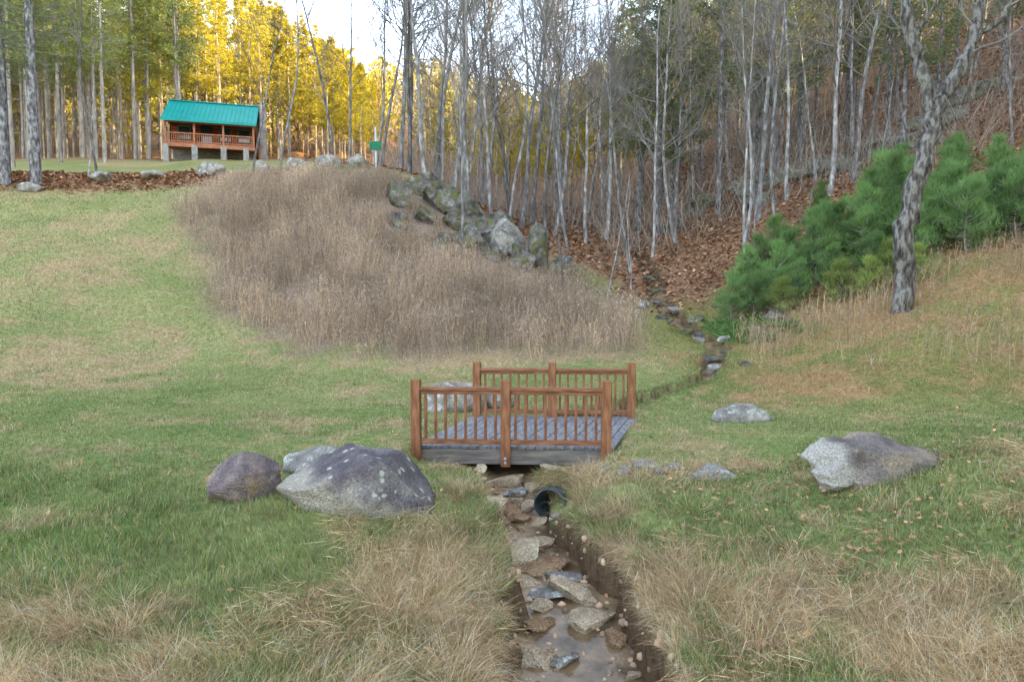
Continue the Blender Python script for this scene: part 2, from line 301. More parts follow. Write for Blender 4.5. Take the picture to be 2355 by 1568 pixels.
# ---------- grass
def indeck(x,y):
    u=(y-10.05)/2.65;return (np.abs(u-.5)<.56)&(np.abs(x-(-.03+.8*u))<1.52)
ROCKS=[(.46,8.05,.3),(.34,7.85,.2)]
def blades(x,y,seed):
    rng=np.random.default_rng(seed);z=Z(x,y);s,l=masks(x,y);w=weed(x,y);t=CT(x,y)
    keep=(t>1.0)&(~indeck(x,y))&(rng.random(len(x))>l*.93)&(rng.random(len(x))>w*.7)
    for rx,ry,rr in ROCKS: keep&=((x-rx)**2+(y-ry)**2>rr*rr)
    x,y,z,s,l,t=x[keep],y[keep],z[keep],s[keep],l[keep],t[keep];N=len(x);d=np.hypot(x,y)
    bank=(1-sst(1.2,1.9,t))*(1-sst(9,10,y));bank2=(1-sst(1.2,2.2,t))*sst(13,14,y)
    s=np.clip(s+bank*.35,0,1)
    dry=rng.random(N)<np.clip(s*1.05+.1,0,1)
    near=1-sst(7,11,y);brd=(np.abs(x)<1.5)&(y>9.3)&(y<10.3)
    long_=((dry&(rng.random(N)<.8)&(s>.3))|((bank2>.3)&(rng.random(N)<.6)))&~brd
    tall=np.clip(fbm(x,y,.5,31)*1.6-.3,0,1)
    h=np.where(long_,rng.uniform(.1,.38,N)*(.45+.55*near)*(1-.3*bank),rng.uniform(.03,.065,N)*(1+1.9*tall*near))+d*.001
    wd=np.maximum(rng.uniform(.0022,.0045,N),d*.00055)*np.where(long_,.75,1)
    ang=fbm(x,y,.6,33)*13+rng.normal(size=N)*1.25
    D=np.stack([np.cos(ang),np.sin(ang),np.zeros(N)],1)
    tow=np.sign(XS(y)-x);D[:,0]+=tow*bank*.9;D/=np.linalg.norm(D,axis=1,keepdims=True)
    a2=rng.uniform(0,6.28,N);Sd=np.stack([np.cos(a2),np.sin(a2),np.zeros(N)],1)
    lean=np.where(long_,rng.uniform(.25,1.4,N),rng.uniform(.1,.8,N));P=np.stack([x,y,z-.01],1)
    droop=np.where(long_,rng.uniform(.1,.8,N)+bank*.5,rng.uniform(0,.3,N))
    up=np.array([0,0,1.])
    q=lambda t:(P+D*(lean*h*t**1.4)[:,None]+up*(h*(t-droop*t*t*.9))[:,None])
    s0,s1,s2=[Sd*(wd*.5*f)[:,None] for f in (1,.85,.55)]
    V=np.stack([P-s0,P+s0,q(.4)-s1,q(.4)+s1,q(.75)-s2,q(.75)+s2,q(1.)],1).reshape(-1,3)
    b=(np.arange(N)*7)[:,None];F=np.concatenate([b+np.array([[0,1,3]]),b+[[0,3,2]],b+[[2,3,5]],b+[[2,5,4]],b+[[4,5,6]]])
    vr=rng.uniform(.5,1.45,(N,1))*(.7+.6*fbm(x,y,.4,44))[:,None]*(.8+.4*fbm(x,y,3.,45))[:,None];gm=np.clip(fbm(x,y,1.7,41)*1.8-.5+rng.normal(size=N)*.28+.2*sst(13,20,y),0,1)[:,None]
    cg=np.array([.17,.25,.065])*(1-gm)+np.array([.4,.41,.165])*gm
    blu=(rng.random(N)<.12)[:,None];cg=np.where(blu,np.array([.19,.29,.17]),cg)
    tt=rng.random((N,1));cd=np.array([.68,.49,.27])*(1-tt)+np.array([.46,.3,.155])*tt
    pale=(rng.random(N)<.22)[:,None];cd=np.where(pale,np.array([.8,.68,.47]),cd)
    rm=rustm(x,y);cd=cd*(1-rm)+cd*RUST*rm
    c=np.where(dry[:,None],cd,cg)*vr
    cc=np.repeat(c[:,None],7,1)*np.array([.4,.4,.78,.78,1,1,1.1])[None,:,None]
    return V,F,np.clip(cc.reshape(-1,3),0,.85)
# ---------- rocks
def rock(name,x,y,size,mat,seed,label,rot=0.,planes=(),sub=4,sink=.25,zoff=0.,tilt=(0,0),cat='rock',group=None,cut=7,rough=.16,dr=(.55,.82),flat=False,clear=.42,notch=None):
    rng=np.random.default_rng(seed);bm=bmesh.new();bmesh.ops.create_icosphere(bm,subdivisions=sub,radius=1.)
    P=np.array([v.co[:] for v in bm.verts]);
    off=rng.uniform(-50,50,3)
    for n,dd in list(planes)+[(unit(rng.normal(size=3)*np.array([1,1,.8])),rng.uniform(*dr)) for _ in range(cut)]:
        n=unit(np.array(n,float));q=np.maximum(0,P@n-dd);P-=q[:,None]*n*.97
    for i,v in enumerate(bm.verts):
        p=Vector(P[i]);f=mn.fractal(p*1.5+Vector(off),1.,2.,5)*rough+mn.fractal(p*5+Vector(off),1.,2.,4)*rough*.28
        P[i]*=(1+f)
    if notch is not None:
        nx_,wd_,dp_=notch;g=np.exp(-((P[:,0]-nx_-.18*P[:,2])/wd_)**2);P[:,1:]*=(1-dp_*g)[:,None]
    P*=np.array(size)/2*1.25
    for i,v in enumerate(bm.verts): v.co=P[i]
    for f in bm.faces:f.smooth=not flat
    me=bpy.data.meshes.new(name);bm.to_mesh(me);bm.free();me.materials.append(mat)
    o=link(name,me,None,(x,y,z1(x,y)+size[2]*(.5-sink)+zoff));o.rotation_euler=(tilt[0],tilt[1],rot)
    o['label']=label;o['category']=cat
    if group:o['group']=group
    ROCKS.append((x,y,min(size[0],size[1])*clear))
    return o
rock('boulder',-1.74,7.45,(1.46,1.05,.92),M_rpur,3,'large purple-grey boulder spotted with pale lichen on grass',rot=-.1,planes=[((-.5,-.3,.8),.42),((.05,-.93,.38),.55),((.85,0,.5),.62),((.25,.1,1),.62),((-.3,-.9,-.1),.58),((.6,-.7,.3),.62)],sub=5,sink=.28,cut=4,rough=.11,dr=(.65,.82))
rock('boulder',-3.06,7.7,(.66,.66,.6),M_rdk,36,'rust and purple boulder sitting in the grass',rot=.4,planes=[((-.55,-.3,.75),.58),((.4,-.3,.85),.62),((.7,-.7,.1),.6)],sink=.26,cut=6,rough=.12,dr=(.62,.82))
rock('rock',-2.5,8.95,(.85,.6,.34),M_rlt,13,'low pale lichened rock in the lawn',sink=.36,cut=8,rough=.12)
rock('boulder',4.17,7.9,(1.66,.8,.62),M_rsplit,31,'long split boulder, pale lichened end and rusty grey body',rot=.1,planes=[((.6,-.2,.75),.56),((.1,-.2,1),.55),((-.1,-.95,.2),.58),((-.75,-.35,.5),.6)],sub=5,sink=.27,cut=5,rough=.18,dr=(.66,.84),notch=(-.22,.08,.2))
rock('rock',4.25,12.5,(.9,.65,.38),M_rlt,26,'speckled pale rock half buried in the lawn',sink=.42,cut=8,rough=.16)
rock('rock',2.5,8.5,(.6,.36,.24),M_rlt,27,'flat tan rock in the grass by the culvert',sink=.38,cut=9)
rock('rock',-1.2,13.9,(1.15,.8,.7),M_rlt,28,'pale rock standing behind the footbridge railing',sink=.3,cut=6)
rock('rock',-.45,14.2,(.8,.7,.45),M_rlt,29,'small pale rock behind the footbridge railing',sink=.35)
for k,(x,y,w) in enumerate([(1.15,9.0,.24),(1.5,8.95,.3),(1.8,9.2,.34),(1.95,8.85,.22),(1.3,9.3,.2),(2.15,9.0,.26)]):
    rock('rock',x,y,(w,w*.6,w*.35),M_rlt,40+k,'small flat stone in the bank above the culvert',rot=k*1.3,sub=3,sink=.35,group='stones above the culvert',flat=True,cut=10)
creek=[(-.2,7.95,.4,.3,.22,.3),(.1,7.38,.58,.42,.32,.5),(.26,6.98,.66,.34,.16,.3),(.62,6.5,.6,.28,.22,-.6),(.38,6.5,.3,.2,.13,.2),(.72,6.08,.56,.28,.18,.1),(.3,6.3,.24,.17,.11,1.),(.22,5.96,.32,.22,.17,.4),(.14,5.58,.5,.32,.3,-.5),(.42,5.5,.22,.16,.13,.2),(.1,6.15,.2,.15,.1,0),(.72,6.75,.36,.21,.14,.2),(.1,8.35,.3,.22,.16,.6),(-.2,9.0,.38,.25,.19,1.1),(.1,9.3,.34,.24,.17,.2),(.2,8.75,.26,.2,.14,2.),(-.05,9.75,.5,.34,.24,.3),(.9,5.75,.26,.18,.13,.8),(.13,6.75,.3,.18,.12,.1),(.48,6.85,.34,.18,.11,-.3),(.96,6.35,.26,.18,.13,.5),(1.0,5.4,.24,.22,.15,.3),(0,8.6,.26,.22,.15,.5),(.36,7.6,.28,.19,.15,.9),(.05,7.65,.32,.22,.16,.9),(.3,9.5,.28,.22,.15,.1)]
crr=np.random.default_rng(91)
for k in range(22):
    y=crr.uniform(5.9,9.8);creek.append((float(XS(y)+crr.uniform(-.95,.95)*HW(y)),y,*(crr.uniform(.12,.24)*np.array([1,.7,.5])),crr.uniform(0,3)))
for k,(x,y,a,b,c,r) in enumerate(creek):
    zz_=float(BED(y))+.12-z1(x,y)+c*.12 if abs(x-float(XS(y)))<float(HW(y))*.7 else .03
    rock('creek_stone',x,y,(a*1.2,b*1.2,c),(M_rtan,M_rtan,M_rrust,M_rtan,M_rlt)[k%5],60+k,'angular tan slab lying in the shallow creek' if a>.3 else 'small wet stone in the shallow creek',rot=r,sub=4 if a>.25 else 3,sink=.42 if zz_!=.03 else .12,zoff=zz_,group='stones in the creek',cut=11,tilt=(.12+R.normal()*.18,R.normal()*.18),planes=[((.1,.1,1),.34),((0,0,-1),.5)],dr=(.34,.66),rough=.08,flat=True,clear=.2)
for k,(x,y,w) in enumerate([(5.7,19.2,.7),(5.9,20.2,.8),(6.4,18.7,.5),(6.7,21,.6),(6.9,22,.5),(6.0,24.2,.9),(6.7,24.8,.7),(5.7,26,.8),(6.4,26.8,.7),(5.9,28.3,.8),(6.4,30,.7),(5.5,25.2,.5),(5.2,27,.8),(9.1,23.5,1.1),(8.1,22.6,.6),(6.3,32,.8),(6.2,22.8,.6),(6.5,23.5,.5)]):
    rock('creek_rock',x,y,(w,w*.8,w*.42),M_rout if k%4 else M_rlt,90+k,'grey weathered rock beside the narrow upper creek',rot=k*.9,sub=3,sink=.35,group='rocks along the upper creek',flat=True,cut=10,dr=(.45,.8))
for k,(u,w) in enumerate([(85,1.2),(245,1.5),(362,1.2),(497,1.5),(612,1.2),(690,1.4),(762,1.3),(828,1.6)]):
    y=[36.8,38.8,39.5,41.3,41.6,41.6,41.6,41.8][k];x=(u-1177)/1570*y
    rock('edging_rock',x,y,(w,w*.7,.85 if k>2 else .5),M_rlt,120+k,'pale rock lining the edge of the grassy crest',rot=k*2.1,sub=3,sink=.15,group='rocks along the crest')
for k,(x,y,a,b,c,tl,sk) in enumerate([(-4.9,38.2,3.0,1.9,1.6,.35,.34),(-3.7,36.6,3.4,2.0,1.9,.45,.34),(-2.4,35.0,3.4,2.2,2.1,.4,.34),(-.3,32.9,2.6,1.9,2.0,.1,.24),(1.3,32.2,1.3,1.3,2.8,.15,.3),(.5,31.5,2.3,1.6,1.8,.25,.36),(-4.3,34.4,2.2,1.4,1.2,.4,.36),(-1.4,34.2,2.8,1.6,2.1,.4,.34),(-5.9,35.8,2.2,1.4,1.3,.3,.36),(-2.1,32.6,2.0,1.3,1.2,.3,.36),(-5.4,33.2,1.3,1.0,.8,.2,.36),(-3.2,31.7,1.3,1.0,.9,.2,.36),(-.9,31.6,1.6,1.1,1.2,.3,.36),(2.2,31.6,1.4,1.1,1.2,.2,.36)]):
    rock('ledge_rock',x,y,(a,b,c),M_rout if k!=3 else M_rlt,140+k,'mossy grey ledge rock jutting from the weedy knoll',rot=-.5+.35*R.normal(),sub=4,sink=sk,tilt=(.1,tl),group='ledge rocks on the knoll',cut=13,dr=(.4,.75),flat=True,clear=.22)
for k,(x,y,a,b,c) in enumerate([(15.5,43,5.4,2.4,1.2),(19.5,44.6,7.0,2.7,1.2),(24.5,46,6,2.6,1.2),(14.2,40,2.0,1.5,1.0),(30,48,5,2.6,1.3),(34,50,5,2.6,1.3),(10.5,44,1.8,1.3,1.),(13,47,2.2,1.5,1.1),(27,45,3.5,1.8,1.),(20.5,42.5,2.8,1.5,.8),(17,47,4.,2.,1.)]):
    rock('outcrop_rock',x,y,(a,b,c),M_rout,170+k,'grey bedrock outcrop on the leaf-covered slope',rot=.3*R.normal()+.2,sub=4,sink=.3,tilt=(.2,-.25),group='outcrops on the leafy slope',cut=12,dr=(.42,.78),flat=True)
N=900;yy=R.uniform(4.5,10,N);xx=XS(yy)+R.uniform(-1.,1.,N)*HW(yy);bm=bmesh.new();bmesh.ops.create_icosphere(bm,subdivisions=1,radius=1);iv=np.array([v.co[:] for v in bm.verts]);fi=np.array([[v.index for v in f.verts] for f in bm.faces]);bm.free()
sc=R.uniform(.012,.045,(N,1,1))*R.uniform(.5,1.2,(N,1,3));zp=np.maximum(Z(xx,yy)+.02,BED(yy)+np.where(R.random(N)<.35,.11,.0));V=np.stack([xx,yy,zp],1)[:,None]+iv[None]*sc*R.uniform(.8,1.2,(N,len(iv),1))
F=(np.arange(N)*len(iv))[:,None,None]+fi[None];c=np.repeat(np.array([.34,.24,.16])*R.uniform(.4,1.8,(N,1)),len(iv),0)
o=link('creek_pebbles',fast('creek_pebbles',V.reshape(-1,3),F.reshape(-1,3),[M_moss],c));o['kind']='stuff';o['label']='wet brown pebbles on the creek bed';o['category']='pebbles'
N=320000;d=1/R.uniform(1/30.,1/3.4,N);x=R.uniform(-.84,.84,N)*d
N2=200000;y2=R.uniform(11,44,N2);x2=R.uniform(-.8,.8,N2)*y2
N3=50000;y3=R.uniform(3.6,9.8,N3);x3=XS(y3)+np.where(R.random(N3)<.5,-1,1)*R.uniform(.95,2.3,N3)*HW(y3)
N4=6000;y4=R.uniform(13.5,24,N4);x4=XS(y4)+np.where(R.random(N4)<.5,-1,1)*R.uniform(.9,2.2,N4)*HW(y4)
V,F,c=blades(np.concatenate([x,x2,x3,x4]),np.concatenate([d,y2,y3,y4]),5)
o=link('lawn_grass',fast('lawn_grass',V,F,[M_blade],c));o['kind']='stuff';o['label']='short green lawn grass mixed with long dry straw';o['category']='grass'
CL=[(-.35,6.6),(-.25,6.1),(-.2,5.7),(.85,7.3),(3.6,4.6),(4.2,4.9),(-3.1,5.3),(-.5,7.0),(1.25,7.6),(2.6,6.3),(5.5,6.2),(-.25,6.4),(-1.9,4.8),(1.4,6.2),(1.9,7.2)]
P=[];D=[];W=[];cs=[]
for cx,cy in CL:
    n=170;a=R.uniform(0,6.28,n);r=R.uniform(0,.16,n);px=cx+np.cos(a)*r;py=cy+np.sin(a)*r;pz=Z(px,py)
    L=R.uniform(.1,.27,n);sp=R.uniform(.2,1.5,n);P.append(np.stack([px,py,pz],1));D.append(np.stack([np.cos(a)*sp,np.sin(a)*sp,np.ones(n)*.7],1)*L[:,None]);W.append(R.uniform(.003,.007,n));cs.append(np.where(R.random((n,1))<.35,np.array([[.6,.48,.28]]),np.array([[.21,.3,.09]]))*R.uniform(.5,1.3,(n,1)))
for k in range(100):
    if k<38: cx=R.uniform(-1.9,-.1);cy=R.uniform(4.4,7.0)
    elif k<82: cx=R.uniform(1.15,5.0);cy=R.uniform(4.2,6.4)
    else: cx=R.uniform(4.6,7.5);cy=R.uniform(5.5,9.5)
    if abs(cx-float(XS(cy)))<.66: continue
    n=R.integers(60,150);a=R.uniform(0,6.28,n);r=R.uniform(0,.2,n);px=cx+np.cos(a)*r;py=cy+np.sin(a)*r;pz=Z(px,py);ph=R.uniform(0,6.28)
    L=R.uniform(.12,.42,n);rx_=R.normal(size=n)*.35;ry_=R.normal(size=n)*.35;dx_=np.cos(a)*.6+np.cos(ph)*.35+rx_;dy_=np.sin(a)*.6+np.sin(ph)*.35+ry_
    P0=np.stack([px,py,pz],1);D0=np.stack([dx_*.4,dy_*.4,R.uniform(.5,1.1,n)],1)*(L*.55)[:,None];D1=np.stack([dx_*1.1,dy_*1.1,R.uniform(-.6,.35,n)],1)*(L*.55)[:,None]
    gr=R.random((n,1))<.12;cc_=np.where(R.random((n,1))<.4,np.array([[.82,.64,.4]]),np.array([[.56,.37,.19]]));cc_=np.where(gr,np.array([[.24,.32,.1]]),cc_)*R.uniform(.45,1.2,(n,1))
    P+= [P0,P0+D0*.93];D+=[D0,D1];W+=[R.uniform(.0025,.0052,n)]*2;cs+=[cc_*.75,cc_]
V,F=strokes(np.concatenate(P),np.concatenate(D),np.concatenate(W))
o=link('sedge_clumps',fast('sedge_clumps',V,F,[M_blade],np.clip(np.repeat(np.concatenate(cs),4,0),0,.85)));o['kind']='stuff';o['label']='green sedge and golden straw tufts along creek banks';o['category']='grass'
n=5200;cx=R.uniform(6.9,9.2,n);cy=R.uniform(21.5,24.5,n);kk=fbm(cx,cy,.7,66)>.5;cx,cy=cx[kk],cy[kk];n=len(cx);P=np.stack([cx,cy,Z(cx,cy)],1);D=np.stack([R.normal(size=n),R.normal(size=n),R.uniform(.3,1.2,n)],1)*.2
V,F=strokes(P,D,R.uniform(.03,.06,n));o=link('fern_patch',fast('fern_patch',V,F,[M_blade],np.repeat(np.array([.15,.25,.08])*R.uniform(.5,1.4,(n,1)),4,0)));o['kind']='stuff';o['label']='low green ferns on the leafy creek bank';o['category']='ferns'
# ---------- weeds
def weeds(x,y,hs,seed,light=1.,edge=False,seedn=2):
    rng=np.random.default_rng(seed);N=len(x);z=Z(x,y);h=rng.uniform(.4,1.3,N)*hs*(.5+1.0*fbm(x,y,1.3,51))
    if edge: h*=.3+.7*weed(x,y)**.6;h*=1-.45*sst(34,40,y)
    P=np.stack([x,y,z-.03],1);T=np.stack([rng.normal(size=N)*.17,rng.normal(size=N)*.17,np.ones(N)],1)*h[:,None]
    tone=(fbm(x,y,1.2,52)*1.0+.5)[:,None]*(fbm(x,y,4.,53)*.7+.65)[:,None]*light
    warm=(rng.random((N,1))<.35);c0=np.where(warm,np.array([.37,.265,.15]),np.array([.3,.22,.165]))*tone*rng.uniform(.4,1.7,(N,1));Ps=[P];Ds=[T];Ws=[rng.uniform(.006,.012,N)];Cs=[c0]
    for k in range(4):
        f=rng.uniform(.45,1.,(N,1));a=rng.uniform(0,6.28,N);L=rng.uniform(.06,.2,N)
        Ps.append(P+T*f);Ds.append(np.stack([np.cos(a)*.6,np.sin(a)*.6,np.full(N,.9)],1)*L[:,None]);Ws.append(rng.uniform(.006,.012,N));Cs.append(c0*1.05)
    for k in range(seedn):
        a=rng.normal(size=(N,3))*.05;Ps.append(P+T*rng.uniform(.88,1.04,(N,1))+a);Ds.append(rng.normal(size=(N,3))*.035);Ws.append(rng.uniform(.012,.03,N));Cs.append(np.array([.42,.35,.29])*tone*rng.uniform(.5,1.3,(N,1)))
    V,F=strokes(np.concatenate(Ps),np.concatenate(Ds),np.concatenate(Ws),rng);return V,F,np.repeat(np.concatenate(Cs),4,0)
N=115000;x=R.uniform(-19,7,N);y=R.uniform(18.5,42.5,N);k=(R.random(N)<weed(x,y)**1.2*np.clip(fbm(x,y,1.1,58)*2.2-.3,.15,1))
for rx,ry,rr in ROCKS:
    if ry>25: k&=~(((x-rx)**2+((y-ry+.9)/2.2)**2)<(rr*2.3)**2)
x,y=x[k],y[k]
V,F,c=weeds(x,y,1.0,3,1.1,True)
o=link('dry_weeds',fast('dry_weeds',V,F,[M_weed],c));o['kind']='stuff';o['label']='dense brown dead weed stalks covering the knoll';o['category']='weeds'
x=np.concatenate([R.uniform(7,19,4200),R.uniform(6.5,12,700),R.uniform(10,22,1500)]);y=np.concatenate([R.uniform(19.3,22.8,4200),R.uniform(15,19,700),R.uniform(14,19,1500)])
kk=R.random(len(x))<fbm(x,y,1.6,61)*1.4-.3;x,y=x[kk],y[kk]
V,F,c=weeds(x,y,.75,4,1.0,seedn=0)
o=link('dry_brush',fast('dry_brush',V,F,[M_weed],c));o['kind']='stuff';o['label']='thin dry brush on the sloping bank';o['category']='weeds'
def leaves(x,y,sz,seed):
    rng=np.random.default_rng(seed);N=len(x);z=Z(x,y)+rng.uniform(.005,.07,N);a=rng.uniform(0,6.28,N)
    D=np.stack([np.cos(a),np.sin(a),rng.normal(size=N)*.35],1)*(sz*rng.uniform(.6,1.3,N))[:,None];side=np.stack([-np.sin(a),np.cos(a),rng.normal(size=N)*.4],1)*(sz*.38)[:,None]
    P=np.stack([x,y,z],1);V=np.stack([P,P+D*.5+side,P+D,P+D*.5-side],1).reshape(-1,3)
    c=np.where(rng.random((N,1))<.4,np.array([[.4,.22,.12]]),np.array([[.26,.15,.09]]))*rng.uniform(.6,1.6,(N,1));return V,np.arange(4*N).reshape(N,4),np.repeat(c,4,0)
x=np.concatenate([R.uniform(1.5,6.8,2800),R.uniform(-5,1,300),R.uniform(2,14,900)]);y=np.concatenate([R.uniform(4,9,2800),R.uniform(4.5,12,300),R.uniform(9,20,900)])
yc=R.uniform(4.5,9,500);x=np.concatenate([x,XS(yc)+R.uniform(-1,1,500)*HW(yc)]);y=np.concatenate([y,yc])
N=60000;y3=R.uniform(22,70,N);x3=R.uniform(-.3,.8,N)*y3;s_,l_=masks(x3,y3);k=(R.random(N)<l_);x3,y3=x3[k],y3[k]
N=9000;y5=R.uniform(36.5,45,N);x5=R.uniform(-.78,-.3,N)*y5;s_,l_=masks(x5,y5);k=(R.random(N)<l_);x3=np.concatenate([x3,x5[k]]);y3=np.concatenate([y3,y5[k]])
sz=np.concatenate([np.full(len(x),.055),.09+.0035*y3])
V,F,c=leaves(np.concatenate([x,x3]),np.concatenate([y,y3]),sz,9)
o=link('fallen_leaves',fast('fallen_leaves',V,F,[M_moss],c));o['kind']='stuff';o['label']='brown fallen leaves on bank and forest floor';o['category']='leaves'
# ---------- boxes
def boxmesh(name,boxes,mats,bev=0.,mi=None):
    bm=bmesh.new()
    for k,b in enumerate(boxes):
        vs=[bm.verts.new(p) for p in b]
        for f in ((0,3,2,1),(4,5,6,7),(0,1,5,4),(1,2,6,5),(2,3,7,6),(3,0,4,7)):
            ff=bm.faces.new([vs[i] for i in f]);ff.material_index=mi[k] if mi else 0
    if bev: bmesh.ops.bevel(bm,geom=bm.edges[:],offset=bev,segments=1,affect='EDGES')
    bmesh.ops.recalc_face_normals(bm,faces=bm.faces)
    me=bpy.data.meshes.new(name);bm.to_mesh(me);bm.free()
    for m in mats:me.materials.append(m)
    return me
def bx(cx,cy,cz,sx,sy,sz):
    a,b,c=sx/2,sy/2,sz/2
    return [(cx-a,cy-b,cz-c),(cx+a,cy-b,cz-c),(cx+a,cy+b,cz-c),(cx-a,cy+b,cz-c),(cx-a,cy-b,cz+c),(cx+a,cy-b,cz+c),(cx+a,cy+b,cz+c),(cx-a,cy+b,cz+c)]
def beam(p,q,w,h):
    p=np.array(p,float);q=np.array(q,float);t=unit(q-p);s=unit(np.cross(t,[0,0,1]))*w/2;u=unit(np.cross(s,t))*h/2
    return [tuple(v) for v in (p-s-u,q-s-u,q+s-u,p+s-u,p-s+u,q-s+u,q+s+u,p+s+u)]
# ---------- footbridge
fb=bpy.data.objects.new('footbridge',None);COL.objects.link(fb);fb.location=(0,0,0);fb['label']='small stained wooden footbridge with two railings over creek';fb['category']='footbridge'
FL,FR_,BL,BR=map(np.array,((-1.52,10.17),(1.5,9.98),(-.72,12.82),(2.34,12.66)))
bs=[];n=21
for k in range(n):
    a=k/n+.0016;b=(k+1)/n-.0016;p=FL+(FR_-FL)*a;q=FL+(FR_-FL)*b;r=BL+(BR-BL)*b;s=BL+(BR-BL)*a;zt=.035+R.normal()*.0025
    bs.append([(*p,zt-.04),(*q,zt-.04),(*r,zt-.04),(*s,zt-.04),(*p,zt),(*q,zt),(*r,zt),(*s,zt)])
deck=link('deck',boxmesh('deck',bs,[M_deck],.004),fb)
for (p,q) in ((FL,FR_),(BL,BR)):
    inn=np.array([.0,.03]) if p is FL else np.array([-.03,-.09])
    link('support_beam',boxmesh('support_beam',[beam((*(p+inn),-.12),(*(q+inn),-.12),.09,.22)],[M_beam],.006),deck)
m1=(FL+BL)/2;m2=(FR_+BR)/2;link('support_beam',boxmesh('support_beam',[beam((*m1,-.105),(*m2,-.105),.1,.18)],[M_beam],.006),deck)
def railing(A,B,mid,nb1,nb2,zb,midzb):
    A=np.array(A);B=np.array(B);Mi=A+(B-A)*mid
    bs=[beam((*A,.915),(*B,.915),.13,.045),beam((*A,.865),(*B,.865),.045,.07),beam((*A,.125),(*B,.125),.05,.075)]
    r=link('railing',boxmesh('railing',bs,[M_rail],.004),fb)
    for P,zl in ((A,zb),(Mi,midzb),(B,zb)):
        o=link('post',boxmesh('post',[bx(0,0,(1.05+zl)/2,.145,.145,1.05-zl)],[M_wood],.012),r,(P[0],P[1],0));o.rotation_euler=(0,0,R.normal()*.03-.05)
    for (p,q,nb) in ((A,Mi,nb1),(Mi,B,nb2)):
        for k in range(nb):
            c=p+(q-p)*((k+1)/(nb+1));o=link('baluster',boxmesh('baluster',[bx(0,0,.496,.04,.04,.664)],[M_wood],.004),r,(c[0],c[1],0));o.rotation_euler=(0,0,-.06)
    return r,Mi
r,Mi=railing((-1.43,10.08),(1.38,9.9),.475,8,9,-.16,-.24)
for dz in (-.11,-.17):
    bm=bmesh.new();bmesh.ops.create_cone(bm,cap_ends=True,segments=10,radius1=.022,radius2=.015,depth=.02);me=bpy.data.meshes.new('bolt');bm.to_mesh(me);bm.free();me.materials.append(M_steel)
    o=link('bolt',me,r,(Mi[0]-.005,Mi[1]-.083,dz));o.rotation_euler=(math.pi/2,0,0)
railing((-.66,12.78),(2.22,12.62),.49,8,9,-.1,-.1)
# ---------- culvert
cp=np.array([.47,8.3,-.3]);dr=unit(np.array([.38,.92,.03]));L=1.1;mbp=MB();ts=np.linspace(0,1,46)
rr=.2+.011*np.sin(ts*L*2*math.pi/.07);tube(mbp,cp+dr*L*ts[:,None],rr,28);tube(mbp,(cp+dr*L*ts[:,None])[::-1],(rr-.02)[::-1],28)
tube(mbp,[cp-dr*.012,cp-dr*.002,cp+dr*.02],[.19,.21,.212],28);tube(mbp,[cp-dr*.012,cp+dr*.02],[.19,.177],28)
o=link('culvert_pipe',mbp.mesh('culvert_pipe',[M_pipe]));o['label']='black corrugated plastic culvert pipe opening in the creek bank';o['category']='drain pipe'
n=3000;bp=cp+np.stack([R.uniform(-.15,.7,n),R.uniform(.06,.7,n),R.uniform(.17,.3,n)],1)
D=np.stack([R.normal(size=n)*.09,-R.uniform(.0,.09,n),R.uniform(-.12,.1,n)],1);V,F=strokes(bp,D,np.full(n,.006))
o=link('hanging_roots',fast('hanging_roots',V,F,[M_blade],np.repeat(np.where(R.random((n,1))<.4,np.array([[.2,.27,.09]]),np.array([[.42,.27,.16]]))*R.uniform(.4,1.4,(n,1)),4,0)));o['kind']='stuff';o['label']='dry roots and grass hanging over the pipe';o['category']='roots'
# ---------- cabin
cab=bpy.data.objects.new('log_cabin',None);COL.objects.link(cab);hx,hy=-26.5,61;cab.location=(hx,hy,14.25);cab.rotation_euler=(0,0,math.radians(17));cab['label']='red-brown log cabin with teal metal roof and front porch';cab['category']='cabin'
FZ=1.45;W=7.7;RZ=5.9;EZ=3.3
def logs(name,p,q,z0,z1_,r=.13,parent=cab):
    mb=MB();z=z0+r
    while z<z1_: tube(mb,[(*p,z),(*q,z)],[r,r],8);z+=r*1.85
    return link(name,mb.mesh(name,[M_log]),parent)
hw_=W/2-.35
logs('wall',(-hw_,2.4),(hw_,2.4),FZ,4.1);logs('wall',(hw_,2.3),(hw_,7.6),FZ,3.4);logs('wall',(-hw_,2.3),(-hw_,7.6),FZ,3.4);logs('wall',(-hw_,7.6),(hw_,7.6),FZ,3.4)
for sx in (-1,1):
    mb=MB();z=3.5
    while z<RZ-.2:
        f=(RZ-z)/(RZ-3.4);tube(mb,[(sx*hw_,3.9-(3.9-.6)*f+ .3,z),(sx*hw_,3.9+3.9*f-.3,z)],[.13,.13],8);z+=.24
    link('gable',mb.mesh('gable',[M_log]),cab)
link('foundation',boxmesh('foundation',[bx(0,5,.45,W-.9,5,1.98)],[M_stone]),cab)
pf=link('porch_floor',boxmesh('porch_floor',[bx(0,1.15,FZ-.05,W-.4,2.5,.12),bx(0,-.08,FZ-.22,W-.4,.08,.24)],[M_logt]),cab)
XP=[-3.6,-1.3,1.05,3.55]
for x in XP[:3]+[2.9]: link('pillar',boxmesh('pillar',[bx(x,.1,.35,.48,.5,1.9)],[M_stone],.03),pf)
for x in XP: link('post',boxmesh('post',[bx(x,0,(FZ+3.2)/2,.17,.17,3.2-FZ)],[M_logt],.01),pf)
pr=link('railing',boxmesh('railing',[bx(0,0,FZ+.85,W-.6,.1,.09),bx(0,0,FZ+.12,W-.6,.06,.08)]+[bx(-W/2+.4+.17*k,0,FZ+.48,.05,.05,.68) for k in range(int((W-.7)/.17))],[M_logt]),pf)
link('eave_beam',boxmesh('eave_beam',[bx(0,0,3.27,W-.3,.18,.2)],[M_logt]),cab)
rf=[];T=.1
